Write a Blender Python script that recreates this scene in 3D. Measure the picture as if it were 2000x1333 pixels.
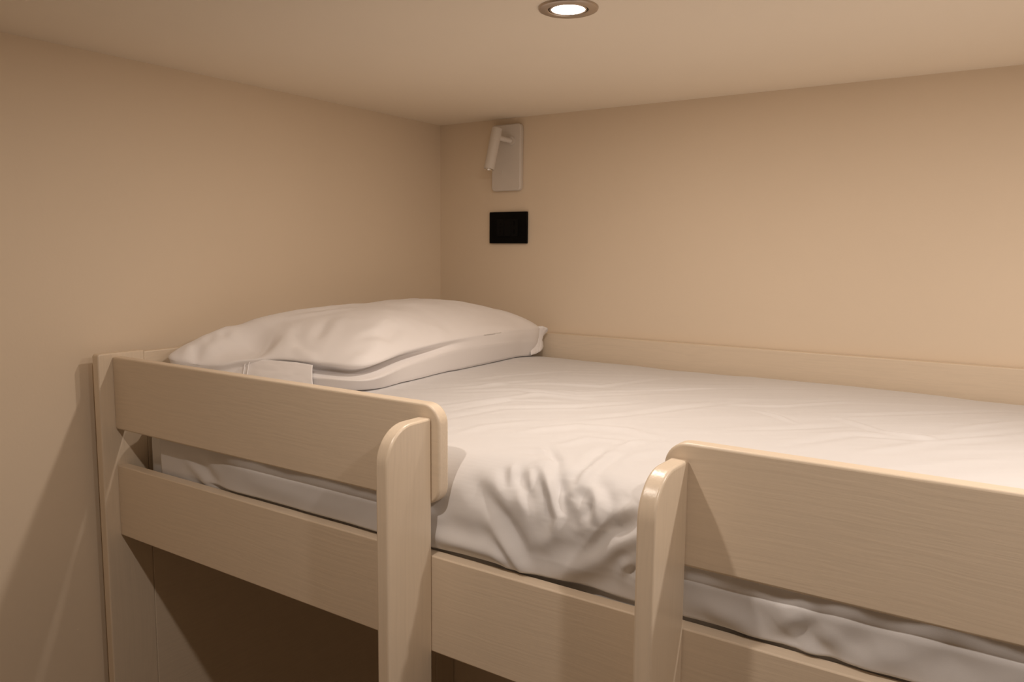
import bpy, bmesh, math, random
import numpy as np
from mathutils import Vector, Matrix, noise

# ------------------------------------------------------------------ camera, world, exposure
H = 2.45                                   # ceiling height; z below the ceiling is written H + z
scn = bpy.context.scene
COL = scn.collection
for o in list(bpy.data.objects):
    bpy.data.objects.remove(o)

def look(yaw, pitch, roll):
    f = Vector((-math.sin(yaw) * math.cos(pitch), math.cos(yaw) * math.cos(pitch), math.sin(pitch)))
    r = f.cross(Vector((0, 0, 1))).normalized()
    u = r.cross(f)
    r2 = r * math.cos(roll) + u * math.sin(roll)
    u2 = -r * math.sin(roll) + u * math.cos(roll)
    return Matrix((r2, u2, -f)).transposed()

cam_data = bpy.data.cameras.new('camera')
cam = bpy.data.objects.new('camera', cam_data)
COL.objects.link(cam)
cam_data.sensor_width = 36.0
cam_data.lens = 1536.5 / 2000 * 36.0
cam_data.clip_start = 0.02
cam.matrix_world = Matrix.Translation((1.429, -1.75, H - 0.3455)) @ look(0.5938, -0.1143, 0.0083).to_4x4()
scn.camera = cam

world = bpy.data.worlds.new('world')
scn.world = world
world.use_nodes = True
world.node_tree.nodes['Background'].inputs[0].default_value = (1.0, 0.85, 0.7, 1)
world.node_tree.nodes['Background'].inputs[1].default_value = 0.0

scn.view_settings.view_transform = 'Standard'
scn.view_settings.look = 'None'
scn.view_settings.exposure = 0.05
scn.view_settings.gamma = 1.0
scn.view_settings.use_curve_mapping = False

LIGHT_WARM = (1.0, 0.87, 0.755)
LIGHT_SOFT = (1.0, 0.90, 0.815)
LAMP_W = 2.3                               # watts of each downlight
LAMPS = [                                  # x, y, power factor, size
    (0.838, -0.738, 0.88),                  # the one in view, above the bed
    (1.64, -0.738, 1.42),                   # next one over the bed
    (0.838, -1.40, 0.86),                   # room row, above and in front of the ladder
    (1.64, -1.40, 1.10),
]

# ------------------------------------------------------------------ materials
def new_mat(name):
    m = bpy.data.materials.new(name)
    m.use_nodes = True
    return m, m.node_tree.nodes, m.node_tree.links, m.node_tree.nodes['Principled BSDF']

def paint_mat(name, color, rough, scale, strength, dist=0.001, var=0.03):
    m, n, l, b = new_mat(name)
    b.inputs['Roughness'].default_value = rough
    tc = n.new('ShaderNodeTexCoord')
    nz = n.new('ShaderNodeTexNoise'); nz.inputs['Scale'].default_value = scale
    nz.inputs['Detail'].default_value = 4
    l.new(tc.outputs['Object'], nz.inputs['Vector'])
    bp = n.new('ShaderNodeBump'); bp.inputs['Strength'].default_value = strength
    bp.inputs['Distance'].default_value = dist
    l.new(nz.outputs['Fac'], bp.inputs['Height']); l.new(bp.outputs['Normal'], b.inputs['Normal'])
    n2 = n.new('ShaderNodeTexNoise'); n2.inputs['Scale'].default_value = 3.0
    l.new(tc.outputs['Object'], n2.inputs['Vector'])
    mx = n.new('ShaderNodeMix'); mx.data_type = 'RGBA'
    mx.inputs[6].default_value = (*[c * (1 - var) for c in color], 1)
    mx.inputs[7].default_value = (*[min(1, c * (1 + var)) for c in color], 1)
    l.new(n2.outputs['Fac'], mx.inputs[0]); l.new(mx.outputs[2], b.inputs['Base Color'])
    return m

def grain_mat(name, color, rough, axis=0):
    """lacquered white wood: fine open grain running along one axis"""
    m, n, l, b = new_mat(name)
    b.inputs['Roughness'].default_value = rough
    tc = n.new('ShaderNodeTexCoord')
    mp = n.new('ShaderNodeMapping')
    sc = [260.0, 260.0, 260.0]; sc[axis] = 9.0
    mp.inputs['Scale'].default_value = sc
    l.new(tc.outputs['Object'], mp.inputs['Vector'])
    # slow warp makes cathedral like waves
    nw = n.new('ShaderNodeTexNoise'); nw.inputs['Scale'].default_value = 5.0
    l.new(tc.outputs['Object'], nw.inputs['Vector'])
    vm = n.new('ShaderNodeVectorMath'); vm.operation = 'SCALE'; vm.inputs[3].default_value = 5.0
    l.new(nw.outputs['Color'], vm.inputs[0])
    va = n.new('ShaderNodeVectorMath'); va.operation = 'ADD'
    l.new(mp.outputs['Vector'], va.inputs[0]); l.new(vm.outputs[0], va.inputs[1])
    nz = n.new('ShaderNodeTexNoise'); nz.inputs['Scale'].default_value = 1.0
    nz.inputs['Detail'].default_value = 3
    l.new(va.outputs[0], nz.inputs['Vector'])
    bp = n.new('ShaderNodeBump'); bp.inputs['Strength'].default_value = 0.35
    bp.inputs['Distance'].default_value = 0.0006
    l.new(nz.outputs['Fac'], bp.inputs['Height']); l.new(bp.outputs['Normal'], b.inputs['Normal'])
    rp = n.new('ShaderNodeValToRGB')
    rp.color_ramp.elements[0].position = 0.3; rp.color_ramp.elements[0].color = (*[c * 0.96 for c in color], 1)
    rp.color_ramp.elements[1].position = 0.6; rp.color_ramp.elements[1].color = (*color, 1)
    l.new(nz.outputs['Fac'], rp.inputs[0]); l.new(rp.outputs[0], b.inputs['Base Color'])
    return m

def cloth_mat(name, color):
    m, n, l, b = new_mat(name)
    b.inputs['Roughness'].default_value = 0.85
    b.inputs['Base Color'].default_value = (*color, 1)
    b.inputs['Sheen Weight'].default_value = 0.15
    tc = n.new('ShaderNodeTexCoord')
    nz = n.new('ShaderNodeTexNoise'); nz.inputs['Scale'].default_value = 900.0
    l.new(tc.outputs['Object'], nz.inputs['Vector'])
    bp = n.new('ShaderNodeBump'); bp.inputs['Strength'].default_value = 0.12
    bp.inputs['Distance'].default_value = 0.0004
    l.new(nz.outputs['Fac'], bp.inputs['Height']); l.new(bp.outputs['Normal'], b.inputs['Normal'])
    return m

def plain_mat(name, color, rough=0.5, metal=0.0, emit=None, strength=0):
    m, n, l, b = new_mat(name)
    b.inputs['Base Color'].default_value = (*color, 1)
    b.inputs['Roughness'].default_value = rough
    b.inputs['Metallic'].default_value = metal
    if max(color) < 0.01: b.inputs['Specular IOR Level'].default_value = 0.12
    if emit:
        b.inputs['Emission Color'].default_value = (*emit, 1)
        b.inputs['Emission Strength'].default_value = strength
    return m

M_WALL = paint_mat('wall_paint', (0.85, 0.71, 0.55), 0.75, 180, 0.15)
M_CEIL = paint_mat('ceiling_paint', (0.96, 0.85, 0.705), 0.8, 160, 0.12)
M_FLOOR = grain_mat('dark_floorboards', (0.05, 0.032, 0.02), 0.4, 0)
M_WOOD = grain_mat('white_lacquered_wood', (0.80, 0.67, 0.52), 0.38, 0)
M_WOODZ = grain_mat('white_lacquered_wood_upright', (0.80, 0.67, 0.52), 0.30, 2)
M_WOODY = grain_mat('white_lacquered_wood_crosswise', (0.80, 0.67, 0.52), 0.38, 1)
M_SHEET = cloth_mat('white_cotton_sheet', (0.71, 0.69, 0.685))
M_PILLOW = cloth_mat('white_cotton_pillowcase', (0.90, 0.86, 0.845))
M_TICK = cloth_mat('white_fitted_sheet', (0.78, 0.765, 0.75))
M_LAMP = plain_mat('white_lamp_enamel', (0.74, 0.68, 0.62), 0.45)
M_BLACK = plain_mat('black_plastic', (0.0015, 0.0013, 0.001), 0.7)
M_BLACK2 = plain_mat('black_plastic_module', (0.003, 0.003, 0.003), 0.5)
M_DARK = plain_mat('dark_slot', (0.003, 0.003, 0.003), 0.8)
M_NICKEL = plain_mat('brushed_nickel', (0.56, 0.49, 0.43), 0.36, 1.0)
M_CHROME = plain_mat('polished_chrome', (0.8, 0.78, 0.74), 0.15, 1.0)

# ------------------------------------------------------------------ helpers
def link(name, bm, mat, parent=None, smooth=False, angle=None):
    me = bpy.data.meshes.new(name)
    bm.normal_update()
    bm.to_mesh(me); bm.free()
    o = bpy.data.objects.new(name, me)
    COL.objects.link(o)
    me.materials.append(mat)
    if smooth:
        for p in me.polygons: p.use_smooth = True
        if angle is not None:
            try: me.set_sharp_from_angle(angle=math.radians(angle))
            except Exception: pass
    if parent: 
        o.parent = parent
        o.matrix_parent_inverse = Matrix.Translation(-parent.location)
    return o

def bevel(o, w, seg=3):
    md = o.modifiers.new('bevel', 'BEVEL'); md.width = w; md.segments = seg
    md.limit_method = 'ANGLE'; md.angle_limit = math.radians(50)
    md.harden_normals = False
    return o

def box_bm(x0, x1, y0, y1, z0, z1, bm=None):
    bm = bm or bmesh.new()
    vs = [bm.verts.new((x, y, z)) for x in (x0, x1) for y in (y0, y1) for z in (z0, z1)]
    for f in ((0, 1, 3, 2), (4, 6, 7, 5), (0, 4, 5, 1), (2, 3, 7, 6), (0, 2, 6, 4), (1, 5, 7, 3)):
        bm.faces.new([vs[i] for i in f])
    bmesh.ops.recalc_face_normals(bm, faces=bm.faces)
    return bm

def prism_bm(poly, axis, a0, a1, bm=None):
    """extrude a 2D polygon; axis 0: poly in (y,z) along x; axis 1: poly in (x,z) along y; axis 2: (x,y) along z"""
    bm = bm or bmesh.new()
    def P(p, a):
        return (a, p[0], p[1]) if axis == 0 else ((p[0], a, p[1]) if axis == 1 else (p[0], p[1], a))
    A = [bm.verts.new(P(p, a0)) for p in poly]
    B = [bm.verts.new(P(p, a1)) for p in poly]
    n = len(poly)
    bm.faces.new(A); bm.faces.new(B[::-1])
    for i in range(n):
        bm.faces.new((A[i], B[i], B[(i + 1) % n], A[(i + 1) % n]))
    bmesh.ops.recalc_face_normals(bm, faces=bm.faces)
    return bm

def round_poly(x0, x1, z0, z1, r, seg=8):
    """rectangle with corner radii r = (x0z0, x1z0, x1z1, x0z1)"""
    out = []
    for (cx, cz, sx, sz, a0, rr) in ((x0, z0, 1, 1, 180, r[0]), (x1, z0, -1, 1, 270, r[1]),
                                     (x1, z1, -1, -1, 0, r[2]), (x0, z1, 1, -1, 90, r[3])):
        if rr <= 0:
            out.append((cx, cz)); continue
        for k in range(seg + 1):
            a = math.radians(a0 + 90 * k / seg)
            out.append((cx + sx * rr + rr * math.cos(a), cz + sz * rr + rr * math.sin(a)))
    return out

def lathe_bm(profile, seg=64, bm=None, close=False):
    """profile of (r, z); revolve around z"""
    bm = bm or bmesh.new()
    rings = []
    for r, z in profile:
        if r < 1e-6:
            rings.append([bm.verts.new((0, 0, z))])
        else:
            rings.append([bm.verts.new((r * math.cos(2 * math.pi * k / seg), r * math.sin(2 * math.pi * k / seg), z)) for k in range(seg)])
    pairs = list(zip(rings, rings[1:])) + ([(rings[-1], rings[0])] if close else [])
    for a, b in pairs:
        for k in range(seg):
            k2 = (k + 1) % seg
            if len(a) == 1 and len(b) == 1: continue
            if len(a) == 1: bm.faces.new((a[0], b[k], b[k2]))
            elif len(b) == 1: bm.faces.new((a[k], b[0], a[k2]))
            else: bm.faces.new((a[k], b[k], b[k2], a[k2]))
    bmesh.ops.recalc_face_normals(bm, faces=bm.faces)
    return bm

def empty(name, loc):
    o = bpy.data.objects.new(name, None)
    o.location = loc
    o.empty_display_size = 0.1
    COL.objects.link(o)
    return o

def tag(o, label, cat, group=None):
    o['label'] = label; o['category'] = cat
    if group: o['group'] = group
    return o

def struct(name, bm, mat):
    o = link(name, bm, mat)
    o['kind'] = 'structure'
    return o

# ------------------------------------------------------------------ the room
RX, RY = 2.6, -2.75
T = 0.12
struct('wall_left', box_bm(-T, 0, RY - T, T, 0, H), M_WALL)
struct('wall_back', box_bm(0, RX, 0, T, 0, H), M_WALL)
struct('wall_right', box_bm(RX, RX + T, RY - T, T, 0, H), M_WALL)
struct('wall_front', box_bm(0, RX, RY - T, RY, 0, H), M_WALL)
struct('floor', box_bm(-T, RX + T, RY - T, T, -0.1, 0), M_FLOOR)

struct('ceiling', box_bm(-T, RX + T, RY - T, T, H, H + 0.12), M_CEIL)

# ------------------------------------------------------------------ downlights
def make_downlight():
    root = empty('recessed_downlight', (0, 0, H))
    # brushed flat trim ring, slightly dished, standing 3 mm proud of the ceiling
    link('trim_ring', lathe_bm([(0.0285, H - 0.0005), (0.0285, H - 0.0028), (0.0295, H - 0.0040), (0.0395, H - 0.0040),
                                (0.0420, H - 0.0030), (0.0430, H - 0.0012), (0.0430, H - 0.0002), (0.0395, H - 0.0001), (0.0295, H - 0.0001)], 96, close=True),
         M_NICKEL, root, True, 35)
    # tilting inner ring, separated by a thin dark gap
    link('inner_ring', lathe_bm([(0.0238, H - 0.0008), (0.0238, H - 0.0028), (0.0244, H - 0.0036), (0.0262, H - 0.0036),
                                 (0.0270, H - 0.0030), (0.0270, H - 0.0008)], 96, close=True),
         M_NICKEL, root, True, 35)
    link('lamp_housing', lathe_bm([(0.0, H - 0.0001), (0.0286, H - 0.0001), (0.0286, H - 0.0007), (0.0, H - 0.0007)], 96, close=False), M_DARK, root)
    ln = link('lens', lathe_bm([(0.0, H - 0.0027), (0.012, H - 0.0027), (0.0228, H - 0.0025), (0.0237, H - 0.0020), (0.0237, H - 0.0010), (0, H - 0.0010)], 96), M_LENS, root, True)
    ln['label'] = 'glowing white lens'
    return root

M_LENS = plain_mat('lit_lamp_lens', (0.9, 0.9, 0.9), 0.3, 0, (1.0, 0.90, 0.80), 30.0)

def copy_tree(o, parent=None):
    c = o.copy(); COL.objects.link(c)
    if parent:
        c.parent = parent
        c.matrix_parent_inverse = o.matrix_parent_inverse.copy()
    for ch in list(o.children): copy_tree(ch, c)
    return c

LAMP_LABELS = ['round brushed-metal recessed downlight glowing in the ceiling above the bed',
               'glowing recessed downlight over the foot half of the bed, right of the one in view',
               'glowing recessed downlight in the ceiling in front of the ladder, left one',
               'glowing recessed downlight in the ceiling in front of the bed, right one']
lamp0 = make_downlight()
for i, (x, y, k) in enumerate(LAMPS):
    lm = lamp0 if i == 0 else copy_tree(lamp0)
    lm.location = (x, y, H)
    tag(lm, LAMP_LABELS[i], 'ceiling light', 'recessed downlights in the ceiling')

for i, (x, y, k) in enumerate(LAMPS):
    ld = bpy.data.lights.new('downlight_beam', 'AREA')
    ld.energy = LAMP_W * k
    ld.color = LIGHT_WARM if x < 1.2 else LIGHT_SOFT
    ld.shape = 'DISK'; ld.size = 0.034
    lo = bpy.data.objects.new('downlight_beam', ld)
    COL.objects.link(lo)
    lo.location = (x, y, H - 0.0065)

# ------------------------------------------------------------------ the loft bed
XL = 0.030; TH = 0.0195                    # board thickness
YF = -0.991                                # outer face of the rails
YB = YF + TH
YP = -1.0737                               # front of the ladder stiles
Z1, Z2, Z3, Z4 = H - 0.5412, H - 0.6731, H - 0.7407, H - 0.8723
X1, X2 = 0.7743, 1.1185                    # left faces of the two ladder stiles
XE = 2.30                                  # foot end of the bed
bed = empty('loft_bed', (XL, -0.5, 0))
tag(bed, 'white wooden loft bed with guard rails and two rounded ladder uprights', 'bed')

def part(name, bm, mat, bv=0.0025, parent=bed):
    o = link(name, bm, mat, parent, True, 40)
    if bv: bevel(o, bv)
    return o

# headboard: front upright, recessed panel, rear upright
def upright(x0, x1, y0, y1):
    return prism_bm(round_poly(y0, y1, 0.0, H - 0.5343, (0, 0, 0, 0.006)), 0, x0, x1)
part('headboard_post', upright(XL, XL + TH, -1.0170, -0.930), M_WOODZ)
part('headboard_panel', box_bm(XL + 0.0015, XL + TH - 0.0012, -0.9296, -0.0825, 0.12, H - 0.5372), M_WOODY, 0.002)
part('headboard_post', box_bm(XL, XL + TH, -0.082, -0.002, 0, H - 0.5343), M_WOODZ)
# footboard (outside the picture)
part('footboard_post', upright(XE, XE + TH, -1.0170, -0.930), M_WOODZ)
part('footboard_panel', box_bm(XE + 0.0015, XE + TH - 0.0012, -0.9296, -0.0825, 0.12, H - 0.5372), M_WOODY, 0.002)
part('footboard_post', box_bm(XE, XE + TH, -0.082, -0.002, 0, H - 0.5343), M_WOODZ)

# guard rails
XR = 0.8062; XR2 = 1.1105
part('guard_rail', prism_bm(round_poly(XL + TH, XR, Z2, Z1, (0, 0.024, 0.026, 0)), 1, YF, YB), M_WOOD, 0.003)
part('guard_rail', prism_bm(round_poly(XR2, XE, Z2, Z1, (0.024, 0, 0, 0.026)), 1, YF, YB), M_WOOD, 0.003)
part('side_rail', box_bm(XL + TH, XE, YF, YB, Z4, Z3), M_WOOD, 0.002)
part('back_guard', box_bm(XL + TH, XE, -0.0205, -0.002, H - 0.80, H - 0.5562), M_WOOD, 0.002)

# ladder uprights
def stile_bm(x0):
    zt = H - 0.5582
    pts = [(YF, 0.0), (YF, zt), (YF - 0.036, zt)]
    n = 12
    ry, rz = abs(YP - YF) - 0.036, 0.047
    for k in range(1, n + 1):
        a = math.pi / 2 * k / n
        pts.append((YF - 0.036 - ry * math.sin(a), zt - rz + rz * math.cos(a)))
    pts.append((YP, 0.0))
    return prism_bm(pts, 0, x0, x0 + TH)
part('ladder_upright', stile_bm(X1), M_WOODZ, 0.003)
part('ladder_upright', stile_bm(X2), M_WOODZ, 0.003)
for k in range(4):
    z = 0.30 + 0.29 * k
    part('ladder_rung', box_bm(X1 + TH, X2, YP + 0.006, YF - 0.004, z, z + 0.022), M_WOOD, 0.003)

# bearers and slats below the mattress
part('slat_bearer', box_bm(XL + TH, XE, YB, YB + 0.018, H - 0.845, H - 0.805), M_WOOD, 0.001)
part('slat_bearer', box_bm(XL + TH, XE, -0.0385, -0.0205, H - 0.845, H - 0.805), M_WOOD, 0.001)
part('bed_base', box_bm(XL + TH + 0.004, XE - 0.004, YB + 0.002, -0.0225, H - 0.805, H - 0.793), M_WOODY, 0.001)

# ------------------------------------------------------------------ soft things
rng = np.random.RandomState(7)
def fbm(x, y, sc, octs=4, seed=0, ax=1.0, ay=1.0):
    """vectorised value noise"""
    r = np.random.RandomState(seed)
    out = np.zeros_like(x); amp = 1.0; tot = 0
    for o in range(octs):
        g = r.rand(64, 64)
        u = x * sc * ax * 2 ** o + 13.7 * o; v = y * sc * ay * 2 ** o + 7.3 * o
        i = np.floor(u).astype(int); j = np.floor(v).astype(int)
        fu = u - i; fv = v - j
        fu = fu * fu * (3 - 2 * fu); fv = fv * fv * (3 - 2 * fv)
        a = g[i % 64, j % 64]; b = g[(i + 1) % 64, j % 64]; c = g[i % 64, (j + 1) % 64]; d = g[(i + 1) % 64, (j + 1) % 64]
        out += amp * ((a * (1 - fu) + b * fu) * (1 - fv) + (c * (1 - fu) + d * fu) * fv - 0.5)
        tot += amp; amp *= 0.5
    return out / tot

def crease(X, Y, pts, amp, w, asym=0.0):
    """height of a fold along a polyline: rounded ridge, tapering at both ends"""
    pts = np.array(pts, float)
    seg = pts[1:] - pts[:-1]; L = np.hypot(seg[:, 0], seg[:, 1]); cum = np.concatenate([[0], np.cumsum(L)]); tot = cum[-1]
    best = np.full(X.shape, 1e9); T_ = np.zeros(X.shape); S_ = np.zeros(X.shape)
    for k in range(len(seg)):
        dx = X - pts[k, 0]; dy = Y - pts[k, 1]
        t = np.clip((dx * seg[k, 0] + dy * seg[k, 1]) / max(L[k] ** 2, 1e-12), 0, 1)
        ex = dx - t * seg[k, 0]; ey = dy - t * seg[k, 1]
        d = np.hypot(ex, ey)
        sgn = np.sign(seg[k, 0] * dy - seg[k, 1] * dx)
        m = d < best
        best[m] = d[m]; T_[m] = ((cum[k] + t * L[k]) / tot)[m]; S_[m] = sgn[m]
    taper = np.sin(np.pi * np.clip(T_ * 0.94 + 0.03, 0, 1)) ** 0.6
    q = best / w
    side = 1.0 + asym * S_
    return amp * taper * (np.exp(-(q / side) ** 2) - 0.45 * np.exp(-((q - 2.1) / 1.1) ** 2))

def grid_mesh(P, closed=False):
    """P: array (n, m, 3) -> bmesh"""
    n, m, _ = P.shape
    me = bpy.data.meshes.new('tmp')
    idx = np.arange(n * m).reshape(n, m)
    f = np.stack([idx[:-1, :-1], idx[:-1, 1:], idx[1:, 1:], idx[1:, :-1]], -1).reshape(-1, 4)
    me.from_pydata(P.reshape(-1, 3).tolist(), [], f.tolist())
    bm = bmesh.new(); bm.from_mesh(me); bpy.data.meshes.remove(me)
    return bm

def solid(o, th):
    md = o.modifiers.new('thickness', 'SOLIDIFY'); md.thickness = th; md.offset = -1
    return o

# >>>SURF
# --- mattress profile shared with the sheet: s = distance along the cross-section from the back bottom edge
def section_points(top, yb, yf, zb, zf, rb, rf, dome, n=600):
    pts = [(yb, zb)]
    for k in range(13):
        a = math.pi - math.pi / 2 * k / 12
        pts.append((yb - rb - rb * math.cos(a), top - rb + rb * math.sin(a)))
    for k in range(1, 40):
        y = (yb - rb) + ((yf + rf) - (yb - rb)) * k / 40
        pts.append((y, top))
    for k in range(17):
        a = math.pi / 2 * k / 16
        pts.append((yf + rf - rf * math.sin(a), top - rf + rf * math.cos(a)))
    pts.append((yf, zf))
    pts = np.array(pts)
    # dome
    t = (pts[:, 0] - yb) / (yf - yb)
    pts[:, 1] += dome * np.clip(4 * t * (1 - t), 0, 1) * np.clip((pts[:, 1] - (top - max(rb, rf))) / max(rb, rf), 0, 1)
    d = np.hypot(*np.diff(pts, axis=0).T); c = np.concatenate([[0], np.cumsum(d)])
    s = np.linspace(0, c[-1], n)
    return s, np.interp(s, c, pts[:, 0]), np.interp(s, c, pts[:, 1])

SHEET_X0, SHEET_X1 = 0.150, 2.262
SH = dict(top=-0.618, yb=-0.026, yf=-0.9675, zb=-0.70, zf=-0.764, rb=0.028, rf=0.060, dome=0.016)
CREASES = [  # (x, distance over the mattress), height mm, width mm
    ([(0.851,1.009),(0.871,1.018),(0.899,1.032),(0.924,1.041)], 3.92, 12.8),
    ([(0.843,1.012),(0.873,1.03),(0.896,1.046),(0.91,1.062),(0.918,1.076)], -5.6, 10.4),
    ([(0.876,1.055),(0.893,1.069),(0.907,1.08),(0.918,1.094),(0.926,1.108)], 5.6, 8),
    ([(0.904,1.05),(0.915,1.067),(0.929,1.082),(0.965,1.083)], -5.6, 12),
    ([(0.887,1.078),(0.907,1.094),(0.921,1.112)], -6.048, 5.6),
    ([(0.776,1.089),(0.826,1.089),(0.876,1.089),(0.904,1.094),(0.918,1.107)], 6.72, 10.4),
    ([(0.793,1.076),(0.851,1.08),(0.885,1.078)], -4.48, 11.2),
    ([(0.793,1.108),(0.851,1.107),(0.893,1.11),(0.926,1.117)], -6.72, 8),
    ([(1.071,1.028),(1.054,1.044),(1.029,1.067),(1.001,1.085),(0.965,1.105)], 7.84, 11.2),
    ([(1.065,1.02),(1.04,1.039),(1.007,1.064),(0.979,1.082)], -3.92, 12.8),
    ([(0.879,0.977),(0.896,1.009)], 3.78, 5.6),
    ([(0.907,0.979),(0.926,1.009)], 4.536, 5.6),
    ([(0.904,1.005),(0.915,1.021),(0.932,1.039)], 3.9312, 7.2),
    ([(0.912,0.966),(0.937,0.991),(0.957,1.012),(0.971,1.032),(0.968,1.051),(0.954,1.066)], 5.292, 7.2),
    ([(0.932,0.995),(0.949,1.014),(0.96,1.036)], -4.536, 5.6),
    ([(0.954,0.984),(0.965,1.012),(0.974,1.03)], -6.048, 6.4),
    ([(0.996,0.984),(1.015,1.007),(1.024,1.032)], 6.048, 7.2),
    ([(1.018,1.032),(1.015,1.044),(1.004,1.062)], 3.78, 6.4),
    ([(0.982,0.964),(0.985,0.991),(0.982,1.007)], 5.292, 8),
    ([(1.007,1.009),(1.001,1.023),(0.99,1.041)], -4.536, 7.2),
    ([(0.999,1.011),(0.999,1.036)], 3.78, 6.4),
    ([(1.063,0.998),(1.054,1.012),(1.043,1.025)], 5.292, 8.8),
    ([(1.065,1.009),(1.049,1.027),(1.027,1.03)], -4.536, 8.8),
    ([(0.979,0.879),(0.979,0.922),(0.982,0.972)], 3.3264, 6.4),
    ([(0.954,0.86),(0.965,0.931),(0.974,0.973)], -2.7216, 6.4),
    ([(0.971,0.851),(0.976,0.822),(0.985,0.806)], 2.268, 6.4),
    ([(0.887,0.902),(0.926,0.945),(0.946,0.973)], -3.024, 5.6),
    ([(1.071,1.059),(1.06,1.071),(1.054,1.082)], 6.048, 6.4),
    ([(1.071,1.067),(1.063,1.078)], -6.048, 4.8),
    ([(0.809,1.023),(0.829,1.037),(0.846,1.053)], 1.68, 12.8),
    ([(0.498,0.682),(0.551,0.607),(0.604,0.44)], 2.16, 9),
    ([(0.542,0.686),(0.634,0.6),(0.754,0.583),(0.868,0.439)], -2.43, 9),
    ([(0.601,0.799),(0.643,0.709),(0.687,0.606),(0.787,0.588)], 2.43, 9),
    ([(0.665,0.845),(0.701,0.744),(0.801,0.666),(0.868,0.572)], -2.16, 8),
    ([(0.637,0.803),(0.676,0.687),(0.759,0.647)], -2.025, 7),
    ([(0.809,0.87),(0.829,0.829),(0.865,0.782),(0.935,0.766),(0.99,0.78)], 2.43, 9),
    ([(0.893,0.892),(0.91,0.838),(0.974,0.822)], 2.025, 8),
    ([(0.84,0.757),(0.893,0.68),(0.949,0.565),(1.013,0.444)], -2.025, 9),
    ([(0.734,0.911),(0.748,0.854),(0.793,0.796)], 1.62, 9),
    ([(0.487,0.57),(0.52,0.426),(0.579,0.304)], 1.755, 8),
    ([(0.553,0.586),(0.64,0.499),(0.734,0.458),(0.782,0.233)], 1.755, 8),
    ([(0.659,0.559),(0.737,0.552),(0.835,0.433),(0.965,0.29)], 1.755, 7),
    ([(0.862,0.941),(0.893,0.932),(0.932,0.947)], -2.025, 8),
    ([(0.968,0.963),(0.965,0.918),(0.974,0.877)], 2.16, 7),
    ([(0.999,0.906),(1.007,0.87),(1.027,0.84)], 1.35, 9),
    ([(1.049,0.698),(1.118,0.631),(1.199,0.547)], -1.755, 9),
    ([(1.152,0.73),(1.221,0.609),(1.313,0.577),(1.419,0.433)], -2.025, 9),
    ([(1.241,0.714),(1.316,0.593),(1.394,0.496)], 1.755, 9),
    ([(1.049,0.517),(1.088,0.54),(1.127,0.574)], 1.62, 5),
    ([(1.18,0.508),(1.252,0.565),(1.333,0.563)], 1.62, 6),
    ([(0.979,0.503),(1.071,0.456),(1.166,0.325)], 1.62, 8),
    ([(1.177,0.496),(1.271,0.389),(1.394,0.215)], -1.62, 8),
    ([(1.327,0.504),(1.369,0.417),(1.416,0.33)], 1.62, 8),
    ([(1.299,0.744),(1.358,0.673),(1.422,0.606)], 1, 12),
    ([(1.129,1.108),(1.157,1.105),(1.18,1.11),(1.202,1.117)], -5, 9),
    ([(1.155,1.094),(1.191,1.092),(1.213,1.103)], 3.5, 12),
    ([(1.227,1.101),(1.249,1.099),(1.255,1.087),(1.271,1.073)], -5.4, 8),
    ([(1.23,1.087),(1.241,1.078),(1.255,1.071)], 4.05, 10),
    ([(1.26,1.089),(1.277,1.099),(1.291,1.112)], -5.4, 8),
    ([(1.294,1.103),(1.302,1.087),(1.321,1.078)], -3.5, 12),
    ([(1.305,1.105),(1.324,1.091),(1.352,1.085)], 3, 12),
    ([(1.36,1.092),(1.383,1.076),(1.408,1.08)], -3, 12),
    ([(1.207,1.071),(1.23,1.069),(1.249,1.069)], 2.7, 10),
    ([(0.272,1.075),(0.297,1.094),(0.328,1.105)], -4.05, 10),
    ([(0.222,1.078),(0.256,1.094),(0.292,1.114)], 3.375, 9),
    ([(0.389,1.071),(0.445,1.08),(0.534,1.083)], 2, 14),
    ([(0.398,1.108),(0.512,1.112),(0.654,1.112)], -2.5, 12),
]
def sheet_surface(nx=760, ns=640, wrinkles=True):
    s, y, z = section_points(n=ns, **SH)
    x = np.linspace(SHEET_X0, SHEET_X1, nx)
    X, S = np.meshgrid(x, s, indexing='ij')
    Y = np.interp(S, s, y); Z = np.interp(S, s, z)
    dy = np.gradient(y, s); dz = np.gradient(z, s)
    NY = np.interp(S, s, dz); NZ = np.interp(S, s, -dy)   # outward normal
    side = np.clip((-(Z) - 0.655) / 0.06, 0, 1) * (Y < -0.5)      # 1 on the hanging front side
    D = np.zeros_like(X)
    if wrinkles:
        D += sheet_displace(X, S, Y, Z, side)
    P = np.stack([X, Y + NY * D, Z + NZ * D], -1)
    return P, X, S

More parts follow.
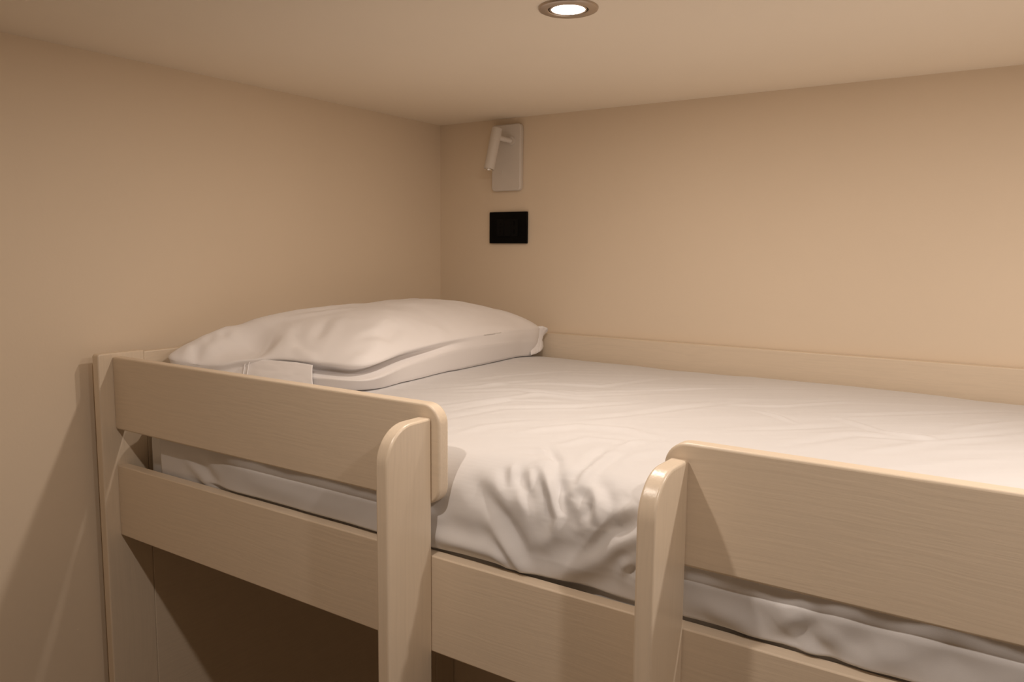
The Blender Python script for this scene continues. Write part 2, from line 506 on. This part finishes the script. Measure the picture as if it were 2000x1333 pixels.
def sheet_displace(X, S, Y, Z, side):
    D = np.zeros_like(X)
    for pts, a, w in CREASES:
        p_ = np.array(pts); pad = w * 0.004
        ix = np.where((X[:, 0] > p_[:, 0].min() - pad) & (X[:, 0] < p_[:, 0].max() + pad))[0]
        js = np.where((S[0] > p_[:, 1].min() - pad) & (S[0] < p_[:, 1].max() + pad))[0]
        if len(ix) == 0 or len(js) == 0: continue
        sl = (slice(ix[0], ix[-1] + 1), slice(js[0], js[-1] + 1))
        D[sl] += crease(X[sl], S[sl], pts, a * 0.001, w * 0.001)
    # long soft ripples running across the bed, gentle lumps everywhere
    c, s_ = math.cos(0.62), math.sin(0.62)
    U = X * c - S * s_; V = X * s_ + S * c
    top = (S > 0.06) & (S < 0.99)
    D += 0.0034 * fbm(U, V, 22, 3, 3, 0.16, 1.0) * np.clip((S - 0.05) / 0.05, 0, 1)
    D += 0.006 * fbm(X, S, 5, 2, 5)
    wave = np.clip((S - 0.02) / 0.08, 0, 1) * np.clip((0.30 - S) / 0.15, 0, 1)
    D += 0.008 * fbm(X, S, 5.0, 2, 9) * wave
    # the hanging part lifts off the rail towards the right-hand upright
    low = np.clip((S - 1.085) / 0.03, 0, 1)
    D -= 0.010 * low * np.exp(-((X - 0.985) / 0.055) ** 2)
    # the side swells out through the gap between the rails and over the lower rail
    sm = lambda v: np.clip(v, 0, 1) ** 2 * (3 - 2 * np.clip(v, 0, 1))
    mid = sm((X - 0.78) / 0.04) * (1 - sm((X - 1.08) / 0.04))
    win = ((1 - mid) * sm((-0.672 - Z) / 0.026) + mid * sm((-0.655 - Z) / 0.060)) * sm((Z + 0.7395) / 0.005)
    amp = 0.0118 * sm((X - 0.26) / 0.12) * (1 - sm((X - 0.90) / 0.10) * (1 - sm((X - 1.10) / 0.04)) * 0.6)
    D = np.where(Y < -0.9, D * (1 - 0.35 * win), D) + amp * win * (Y < -0.9)
    # fabric must not run through the rails
    y1 = Y - D * (Y < -0.9)
    hang = (Y < -0.93)
    gap = np.clip(1 - np.abs(Z + 0.7069) / 0.030, 0, 1)
    between = np.clip((X - 0.80) / 0.02, 0, 1) * np.clip((1.115 - X) / 0.02, 0, 1)
    lim = 0.0022 + 0.0145 * sm((-0.672 - Z) / 0.022) * sm((Z + 0.7390) / 0.004) + 0.020 * between * sm((Z + 0.7390) / 0.004)
    lim = np.where(between * (Z > -0.73) > 0.5, 0.03, lim)
    D = np.where(hang, np.minimum(D, lim), D)
    return D

# --- pillow: closed rings crest > groove > lip > foot of the side, and a puffed top
PC = (0.225, -0.44)
# ring control points, counter-clockwise from the front foot corner; (x, y, z below ceiling)
CREST = [(0.412,-0.722,-0.556),(0.412,-0.60,-0.541),(0.404,-0.44,-0.533),(0.392,-0.28,-0.534),(0.380,-0.15,-0.537),(0.366,-0.052,-0.541),
         (0.25,-0.030,-0.545),(0.12,-0.034,-0.545),(0.062,-0.07,-0.54),(0.054,-0.25,-0.53),(0.054,-0.45,-0.53),(0.055,-0.68,-0.535),
         (0.075,-0.895,-0.546),(0.150,-0.86,-0.562),(0.20,-0.825,-0.553),(0.25,-0.790,-0.549),(0.335,-0.760,-0.553)]
def closed_curve(pts, n):
    pts = np.array(pts, float); m = len(pts)
    d = np.linalg.norm(np.roll(pts, -1, 0) - pts, axis=1) ** 0.5
    out = []
    tot = np.concatenate([[0], np.cumsum(d)])
    for t in np.linspace(0, tot[-1], n, endpoint=False):
        k = min(np.searchsorted(tot, t, 'right') - 1, m - 1); f = (t - tot[k]) / d[k]
        p0, p1, p2, p3 = pts[(k - 1) % m], pts[k], pts[(k + 1) % m], pts[(k + 2) % m]
        out.append(0.5 * ((2 * p1) + (-p0 + p2) * f + (2 * p0 - 5 * p1 + 4 * p2 - p3) * f ** 2 + (-p0 + 3 * p1 - 3 * p2 + p3) * f ** 3))
    return np.array(out)
# side profile per control point: groove (inset, drop), lip (outset, drop), foot (inset, z)
SIDE = [((.038,.016),(.018,.024),(.004,-.602)),((.026,.013),(.006,.024),(.002,-.605)),((.004,.010),(.000,.024),(.010,-.604)),((.000,.010),(.000,.026),(.014,-.604)),((.000,.010),(-.003,.030),(.016,-.606)),((.001,.014),(-.004,.036),(.020,-.612)),
        ((.002,.02),(-.006,.035),(.03,-.614)),((.002,.02),(-.006,.035),(.03,-.615)),((.002,.02),(-.006,.035),(.03,-.614)),((.002,.02),(-.006,.04),(.03,-.606)),((.002,.02),(-.006,.04),(.03,-.605)),((.002,.02),(-.006,.04),(.03,-.605)),
        ((.004,.014),(.000,.03),(.006,-.604)),((.006,.014),(-.004,.030),(.004,-.606)),((.007,.014),(-.006,.030),(.002,-.607)),((.008,.014),(-.004,.030),(.000,-.607)),((.030,.018),(.010,.027),(-.004,-.605))]
PILLOW_FOLDS = [  # (x, y), height mm, width mm
    ([(0.245,-0.655),(0.269,-0.693),(0.289,-0.727)], -4, 12),
    ([(0.366,-0.575),(0.384,-0.626),(0.397,-0.652)], -4.5, 12),
    ([(0.369,-0.489),(0.39,-0.478),(0.407,-0.496)], 2.5, 14),
    ([(0.361,-0.686),(0.375,-0.662),(0.386,-0.638)], -2, 9),
    ([(0.398,-0.708),(0.4,-0.671),(0.403,-0.634)], 2.5, 12),
    ([(0.285,-0.754),(0.306,-0.757),(0.323,-0.761)], 3, 7),
    ([(0.267,-0.76),(0.297,-0.764),(0.318,-0.763)], 2.5, 7),
    ([(0.266,-0.754),(0.29,-0.753),(0.317,-0.757)], -3, 7),
    ([(0.108,-0.864),(0.124,-0.872),(0.131,-0.875)], -7, 11),
    ([(0.098,-0.87),(0.118,-0.88)], 4, 9),
    ([(0.116,-0.801),(0.127,-0.816)], -4, 8),
    ([(0.114,-0.819),(0.116,-0.834),(0.126,-0.848)], -3.5, 9),
    ([(0.397,-0.367),(0.392,-0.301),(0.388,-0.23)], -2, 5),
    ([(0.164,-0.713),(0.2,-0.648),(0.242,-0.568)], 2, 9),
    ([(0.174,-0.762),(0.21,-0.781),(0.248,-0.788)], 2.5, 16),
    ([(0.21,-0.718),(0.232,-0.747),(0.26,-0.776)], 2.5, 12),
    ([(0.386,-0.741),(0.415,-0.702)], 3, 10),
]
def pillow_rings(n=360, nr=90, wrinkles=True):
    cr = np.array(CREST)
    ctr = np.array(PC)
    def off(k, inset):
        d = cr[k, :2] - ctr
        # outward direction of the outline, taken from its neighbours
        t = cr[(k + 1) % len(cr), :2] - cr[(k - 1) % len(cr), :2]
        nn = np.array([t[1], -t[0]]); nn /= np.linalg.norm(nn)
        if nn @ d < 0: nn = -nn
        return cr[k, :2] - nn * inset
    G = [(*off(k, SIDE[k][0][0]), cr[k, 2] - SIDE[k][0][1]) for k in range(len(cr))]
    Lp = [(*off(k, -SIDE[k][1][0]), cr[k, 2] - SIDE[k][1][1]) for k in range(len(cr))]
    F = [(*off(k, SIDE[k][2][0]), SIDE[k][2][1]) for k in range(len(cr))]
    C_, G_, L_, F_ = (closed_curve(q, n) for q in (cr, G, Lp, F))
    rings = []
    rr = np.linspace(0.0, 1.0, nr) ** 0.8
    XY = ctr[None, None] + rr[:, None, None] * (C_[None, :, :2] - ctr)
    ZT = -0.4585
    prof = (1 - np.clip(rr, 0, 1) ** 2.3) ** 0.80
    prof = prof + 0.0
    ZZ = C_[None, :, 2] + (ZT - C_[None, :, 2]) * prof[:, None]
    top = np.concatenate([XY, ZZ[..., None]], -1)
    top[..., 2] += pillow_relief(top[..., 0], top[..., 1], rr[:, None] * np.ones(n)) if wrinkles else 0
    side = []
    for a, b in ((C_, G_), (G_, L_), (L_, F_)):
        for f in np.linspace(0, 1, 8)[1:]:
            e = f * f * (3 - 2 * f) if a is not L_ else f
            side.append(a[:, :] * (1 - f) + b * f if a is L_ else np.concatenate([a[:, :2] * (1 - e) + b[:, :2] * e, (a[:, 2] * (1 - f) + b[:, 2] * f)[:, None]], -1))
    bot = []
    for f in np.linspace(0, 0.985, 8)[1:]:
        q = F_.copy(); q[:, :2] = F_[:, :2] * (1 - f) + ctr * f; q[:, 2] = np.maximum(F_[:, 2], -0.606) * min(1, 1) ; bot.append(q)
    out = np.concatenate([top, np.array(side), np.array(bot)], 0)
    return out, nr

def rest_on_sheet(P, gap=0.0018):
    """lift points that would sink into the sheet"""
    SP, SX, SS = sheet_surface()
    q = P.reshape(-1, 3)
    x = SX[:, 0]
    for ox in (-3, 0, 3):
        ix = np.clip(np.searchsorted(x, q[:, 0]) + ox, 0, len(x) - 1)
        rows = SP[ix]                                   # k, ns, 3
        for a in range(0, len(q), 4000):
            r = rows[a:a + 4000]; d = np.abs(r[..., 1] - q[a:a + 4000, 1][:, None]) + (r[..., 2] < -0.66) * 1.0
            j = d.argmin(1)
            z = r[np.arange(len(j)), j, 2] + gap
            q[a:a + 4000, 2] = np.maximum(q[a:a + 4000, 2], z)
    return q.reshape(P.shape)

def pillow_relief(X, Y, R_):
    D = np.zeros_like(X)
    for pts, a, w in PILLOW_FOLDS:
        D += crease(X, Y, pts, a * 0.001, w * 0.001)
    # slack corner: the filling stops short of the case, which drops away towards the wall
    dd = (X - 0.245) * -0.90 + (Y + 0.785) * -0.43
    t = np.clip(dd / 0.034, 0, 1); t = t * t * (3 - 2 * t)
    f = np.clip((-0.735 - Y) / 0.05, 0, 1); f = f * f * (3 - 2 * f)
    back = 1 - 1.05 * np.clip((dd - 0.045) / 0.085, 0, 1)
    D -= 0.036 * t * f * back * (1 - R_ ** 8)
    D += 0.012 * np.exp(-((dd + 0.02) / 0.03) ** 2) * f * (1 - R_ ** 8)
    D += 0.012 * fbm(X, Y, 6, 3, 21) * (1 - R_ ** 4)
    D += 0.004 * fbm(X, Y, 22, 2, 22) * (1 - R_ ** 6)
    return D

# <<<SURF
def sheet_mesh():
    P, X, S = sheet_surface()
    P = P.copy(); P[..., 2] += H
    return grid_mesh(P)

sheet = link('bed_sheet', sheet_mesh(), M_SHEET, None, True)
solid(sheet, 0.0022)
tag(sheet, 'rumpled white cotton sheet spread over the mattress and hanging between the ladder uprights', 'bed sheet')

def mattress_mesh():
    s, y, z = section_points(n=160, top=-0.637, yb=-0.038, yf=-0.949, zb=-0.78, zf=-0.78, rb=0.03, rf=0.06, dome=0.014)
    xs = [0.072 + 0.03 * (1 - math.cos(a)) for a in np.linspace(0, math.pi / 2, 9)] + list(np.linspace(0.11, 2.235, 60)) + \
         [2.265 - 0.03 * (1 - math.cos(a)) for a in np.linspace(math.pi / 2, 0, 9)]
    P = []
    cy, cz = -0.49, -0.70
    for x in xs:
        e = min(x - 0.072, 2.265 - x)
        k = 0.03 * (1 - math.sqrt(max(0, 1 - (1 - min(e, 0.03) / 0.03) ** 2)))
        yy = cy + (y - cy) * (1 - k / 0.46); zz = np.where(z > -0.74, z - k * (z + 0.78) / 0.15, z)
        P.append(np.stack([np.full_like(y, x), yy, zz + H], -1))
    P = np.array(P)
    bm = grid_mesh(P)
    bm.verts.ensure_lookup_table()
    n, m = P.shape[:2]
    for r in (0, n - 1):
        bm.faces.new([bm.verts[r * m + j] for j in range(m)][::(1 if r == 0 else -1)])
    bm.faces.new([bm.verts[i * m] for i in range(n)] + [bm.verts[i * m + m - 1] for i in range(n - 1, -1, -1)])
    bmesh.ops.recalc_face_normals(bm, faces=bm.faces)
    return bm
mat = link('mattress', mattress_mesh(), M_TICK, None, True, 50)
tag(mat, 'white covered mattress lying in the loft bed beneath the sheet', 'mattress')

# --- pillow
def pillow_mesh():
    P, nr = pillow_rings()
    P = rest_on_sheet(P.copy()); P[..., 2] += H
    n, m, _ = P.shape
    bm = bmesh.new()
    rows = []
    for i in range(n):
        if i == 0:
            rows.append([bm.verts.new(P[0, 0])] * m); continue
        rows.append([bm.verts.new(q) for q in P[i]])
    for i in range(n - 1):
        a, b = rows[i], rows[i + 1]
        for j in range(m):
            k = (j + 1) % m
            if i == 0: bm.faces.new((a[0], b[j], b[k]))
            else: bm.faces.new((a[j], b[j], b[k], a[k]))
    bm.faces.new(rows[-1])
    bmesh.ops.recalc_face_normals(bm, faces=bm.faces)
    return bm
pillow = empty('pillow', (PC[0], PC[1], H - 0.606))
tag(pillow, 'plump white pillow lying across the head end of the bed', 'pillow')
link('pillowcase', pillow_mesh(), M_PILLOW, pillow, True)

# loose hem of the case hanging at the front end, and the tuck at the wall corner
def strip_mesh(A, B, n=120, m=14, bulge=0.004, amp=0.003, seed=3):
    A = np.array(A, float); B = np.array(B, float)
    def spl(Q, t):
        c = np.concatenate([[0], np.cumsum(np.linalg.norm(np.diff(Q, axis=0), axis=1))]); c /= c[-1]
        ts = np.clip(t, 0, 1)
        o = np.stack([np.interp(ts, c, Q[:, k]) for k in range(3)], -1)
        for _ in range(12):
            o[1:-1] = 0.25 * o[:-2] + 0.5 * o[1:-1] + 0.25 * o[2:]
        return o
    t = np.linspace(0, 1, n)
    a, b = spl(A, t), spl(B, t)
    P = []
    for j in range(m):
        f = j / (m - 1)
        q = a * (1 - f) + b * f
        d = np.cross(b - a, np.gradient(a, axis=0)); d /= np.linalg.norm(d, axis=1)[:, None] + 1e-9
        q = q + d * (bulge * math.sin(math.pi * f) + amp * fbm(t[:, None] * np.ones((1, 1)), np.full((n, 1), f), 9, 2, seed))
        P.append(q)
    P = rest_on_sheet(np.array(P), 0.003); P[..., 2] += H
    return grid_mesh(P)
hem = link('pillowcase_hem', strip_mesh(
    [(0.085, -0.846, -0.563), (0.15, -0.826, -0.557), (0.22, -0.803, -0.552), (0.30, -0.775, -0.555), (0.325, -0.768, -0.558)],
    [(0.100, -0.868, -0.605), (0.16, -0.846, -0.607), (0.235, -0.822, -0.608), (0.315, -0.795, -0.609), (0.345, -0.785, -0.609)]), M_PILLOW, pillow, True)
solid(hem, 0.0015)
for a, b in (((0.198, -0.8145, -0.5545), (0.205, -0.8335, -0.604)), ((0.206, -0.812, -0.554), (0.213, -0.831, -0.604))):
    a, b = Vector(a), Vector(b)
    st = bmesh.new()
    bmesh.ops.create_cone(st, cap_ends=True, segments=8, radius1=0.0009, radius2=0.0009, depth=(b - a).length)
    bmesh.ops.transform(st, matrix=Matrix.Translation((a + b) / 2 + Vector((0, -0.004, H))) @ (b - a).to_track_quat('Z', 'Y').to_matrix().to_4x4(), verts=st.verts)
    sm_ = link('seam', st, M_PILLOW, hem, True)
tuck = link('pillowcase_corner', strip_mesh(
    [(0.362, -0.075, -0.536), (0.378, -0.056, -0.535), (0.384, -0.042, -0.540), (0.380, -0.034, -0.548)],
    [(0.372, -0.10, -0.606), (0.376, -0.080, -0.604), (0.378, -0.060, -0.598), (0.372, -0.040, -0.590)], n=60, bulge=-0.008), M_PILLOW, pillow, True)
solid(tuck, 0.0015)

# ------------------------------------------------------------------ reading light on the back wall
lx0, lx1, lz0, lz1 = 0.1870, 0.2790, H - 0.1885, H - 0.0170
lamp = empty('reading_lamp', ((lx0 + lx1) / 2, 0, (lz0 + lz1) / 2))
tag(lamp, 'white wall-mounted reading lamp with a small tilted tube spotlight in the corner', 'wall lamp')
pl = link('back_plate', prism_bm(round_poly(lx0, lx1, lz0, lz1, (.010,) * 4), 1, -0.015, -0.0005), M_LAMP, lamp, True, 40)
bevel(pl, 0.003)
def cyl_between(a, b, r, prof=None, seg=40):
    a, b = Vector(a), Vector(b); d = b - a; L = d.length
    q = Vector((0, 0, 1)).rotation_difference(d.normalized()).to_matrix().to_4x4()
    bm = lathe_bm(prof(L) if prof else [(0, 0), (r, 0), (r, L), (0, L)], seg)
    bmesh.ops.transform(bm, matrix=Matrix.Translation(a) @ q, verts=bm.verts)
    return bm
TA, TB = LAMP_TUBE = (Vector((0.2296, -0.050, H - 0.0319)), Vector((0.2215, -0.074, H - 0.1374)))
piv = TA.lerp(TB, 0.22)
link('swivel_arm', cyl_between((0.2520, -0.013, piv.z - 0.006), (piv.x + 0.003, piv.y + 0.004, piv.z), 0.0068), M_LAMP, lamp, True, 40)
link('arm_base', cyl_between((0.2520, -0.0145, piv.z - 0.006), (0.2520, -0.0200, piv.z - 0.006), 0.011), M_LAMP, lamp, True, 40)
r = 0.0135
tube = link('spotlight_tube', cyl_between(TA, TB, r, lambda L: [(0, 0), (r - 0.001, 0), (r, 0.001), (r, L - 0.0006), (r - 0.0006, L), (r - 0.0014, L), (r - 0.0014, L - 0.006), (0, L - 0.006)]), M_LAMP, lamp, True, 40)
ax = (TB - TA).normalized()
lz = link('chrome_lens_ring', cyl_between(TB - ax * 0.0058, TB + ax * 0.0012, 0.0108, lambda L: [(0, 0), (0.0110, 0), (0.0110, L - 0.001), (0.0100, L), (0.0086, L - 0.001), (0.0072, L - 0.0045), (0, L - 0.0045)]), M_CHROME, tube, True, 40)
lz['label'] = 'chrome ring around the small lens'
for k, xx in enumerate((0.2173, 0.2450)):
    b = link('touch_switch', lathe_bm([(0, -0.0005), (0.0062, -0.0005), (0.0066, 0.0), (0.0062, 0.0006), (0, 0.0006)], 32), M_LAMP, lamp, True, 40)
    b.data.transform(Matrix.Translation((xx, -0.0152, H - 0.139)) @ Matrix.Rotation(math.pi / 2, 4, 'X'))

# ------------------------------------------------------------------ black socket plate under it
sx0, sx1, sz0, sz1 = 0.1772, 0.2962, H - 0.3262, H - 0.2430
plate = empty('socket_plate', ((sx0 + sx1) / 2, 0, (sz0 + sz1) / 2))
tag(plate, 'black rectangular wall socket plate below the reading lamp', 'wall socket')
o = link('frame', prism_bm(round_poly(sx0, sx1, sz0, sz1, (.002,) * 4), 1, -0.0095, -0.0005), M_BLACK, plate, True, 40); bevel(o, 0.0015)
mz0, mz1 = sz0 + 0.019, sz1 - 0.019
for k in range(3):
    a = sx0 + 0.0265 + 0.0225 * k
    md = link('module', box_bm(a, a + 0.0215, -0.0112, -0.0090, mz0, mz1), M_BLACK2, plate, True, 40); bevel(md, 0.0006)
    if k == 2:
        for j in (-1, 1):
            zc = (mz0 + mz1) / 2 + j * 0.0105
            link('usb_port', box_bm(a + 0.0075, a + 0.0140, -0.0115, -0.0113, zc - 0.006, zc + 0.006), M_DARK, md)
    elif k == 0:
        for j in (-1, 0, 1):
            zc = (mz0 + mz1) / 2 + j * 0.0095
            h = link('socket_hole', lathe_bm([(0, 0), (0.0026, 0), (0.0026, 0.0003), (0, 0.0003)], 24), M_DARK, md)
            h.data.transform(Matrix.Translation((a + 0.01075, -0.0112, zc)) @ Matrix.Rotation(math.pi / 2, 4, 'X'))
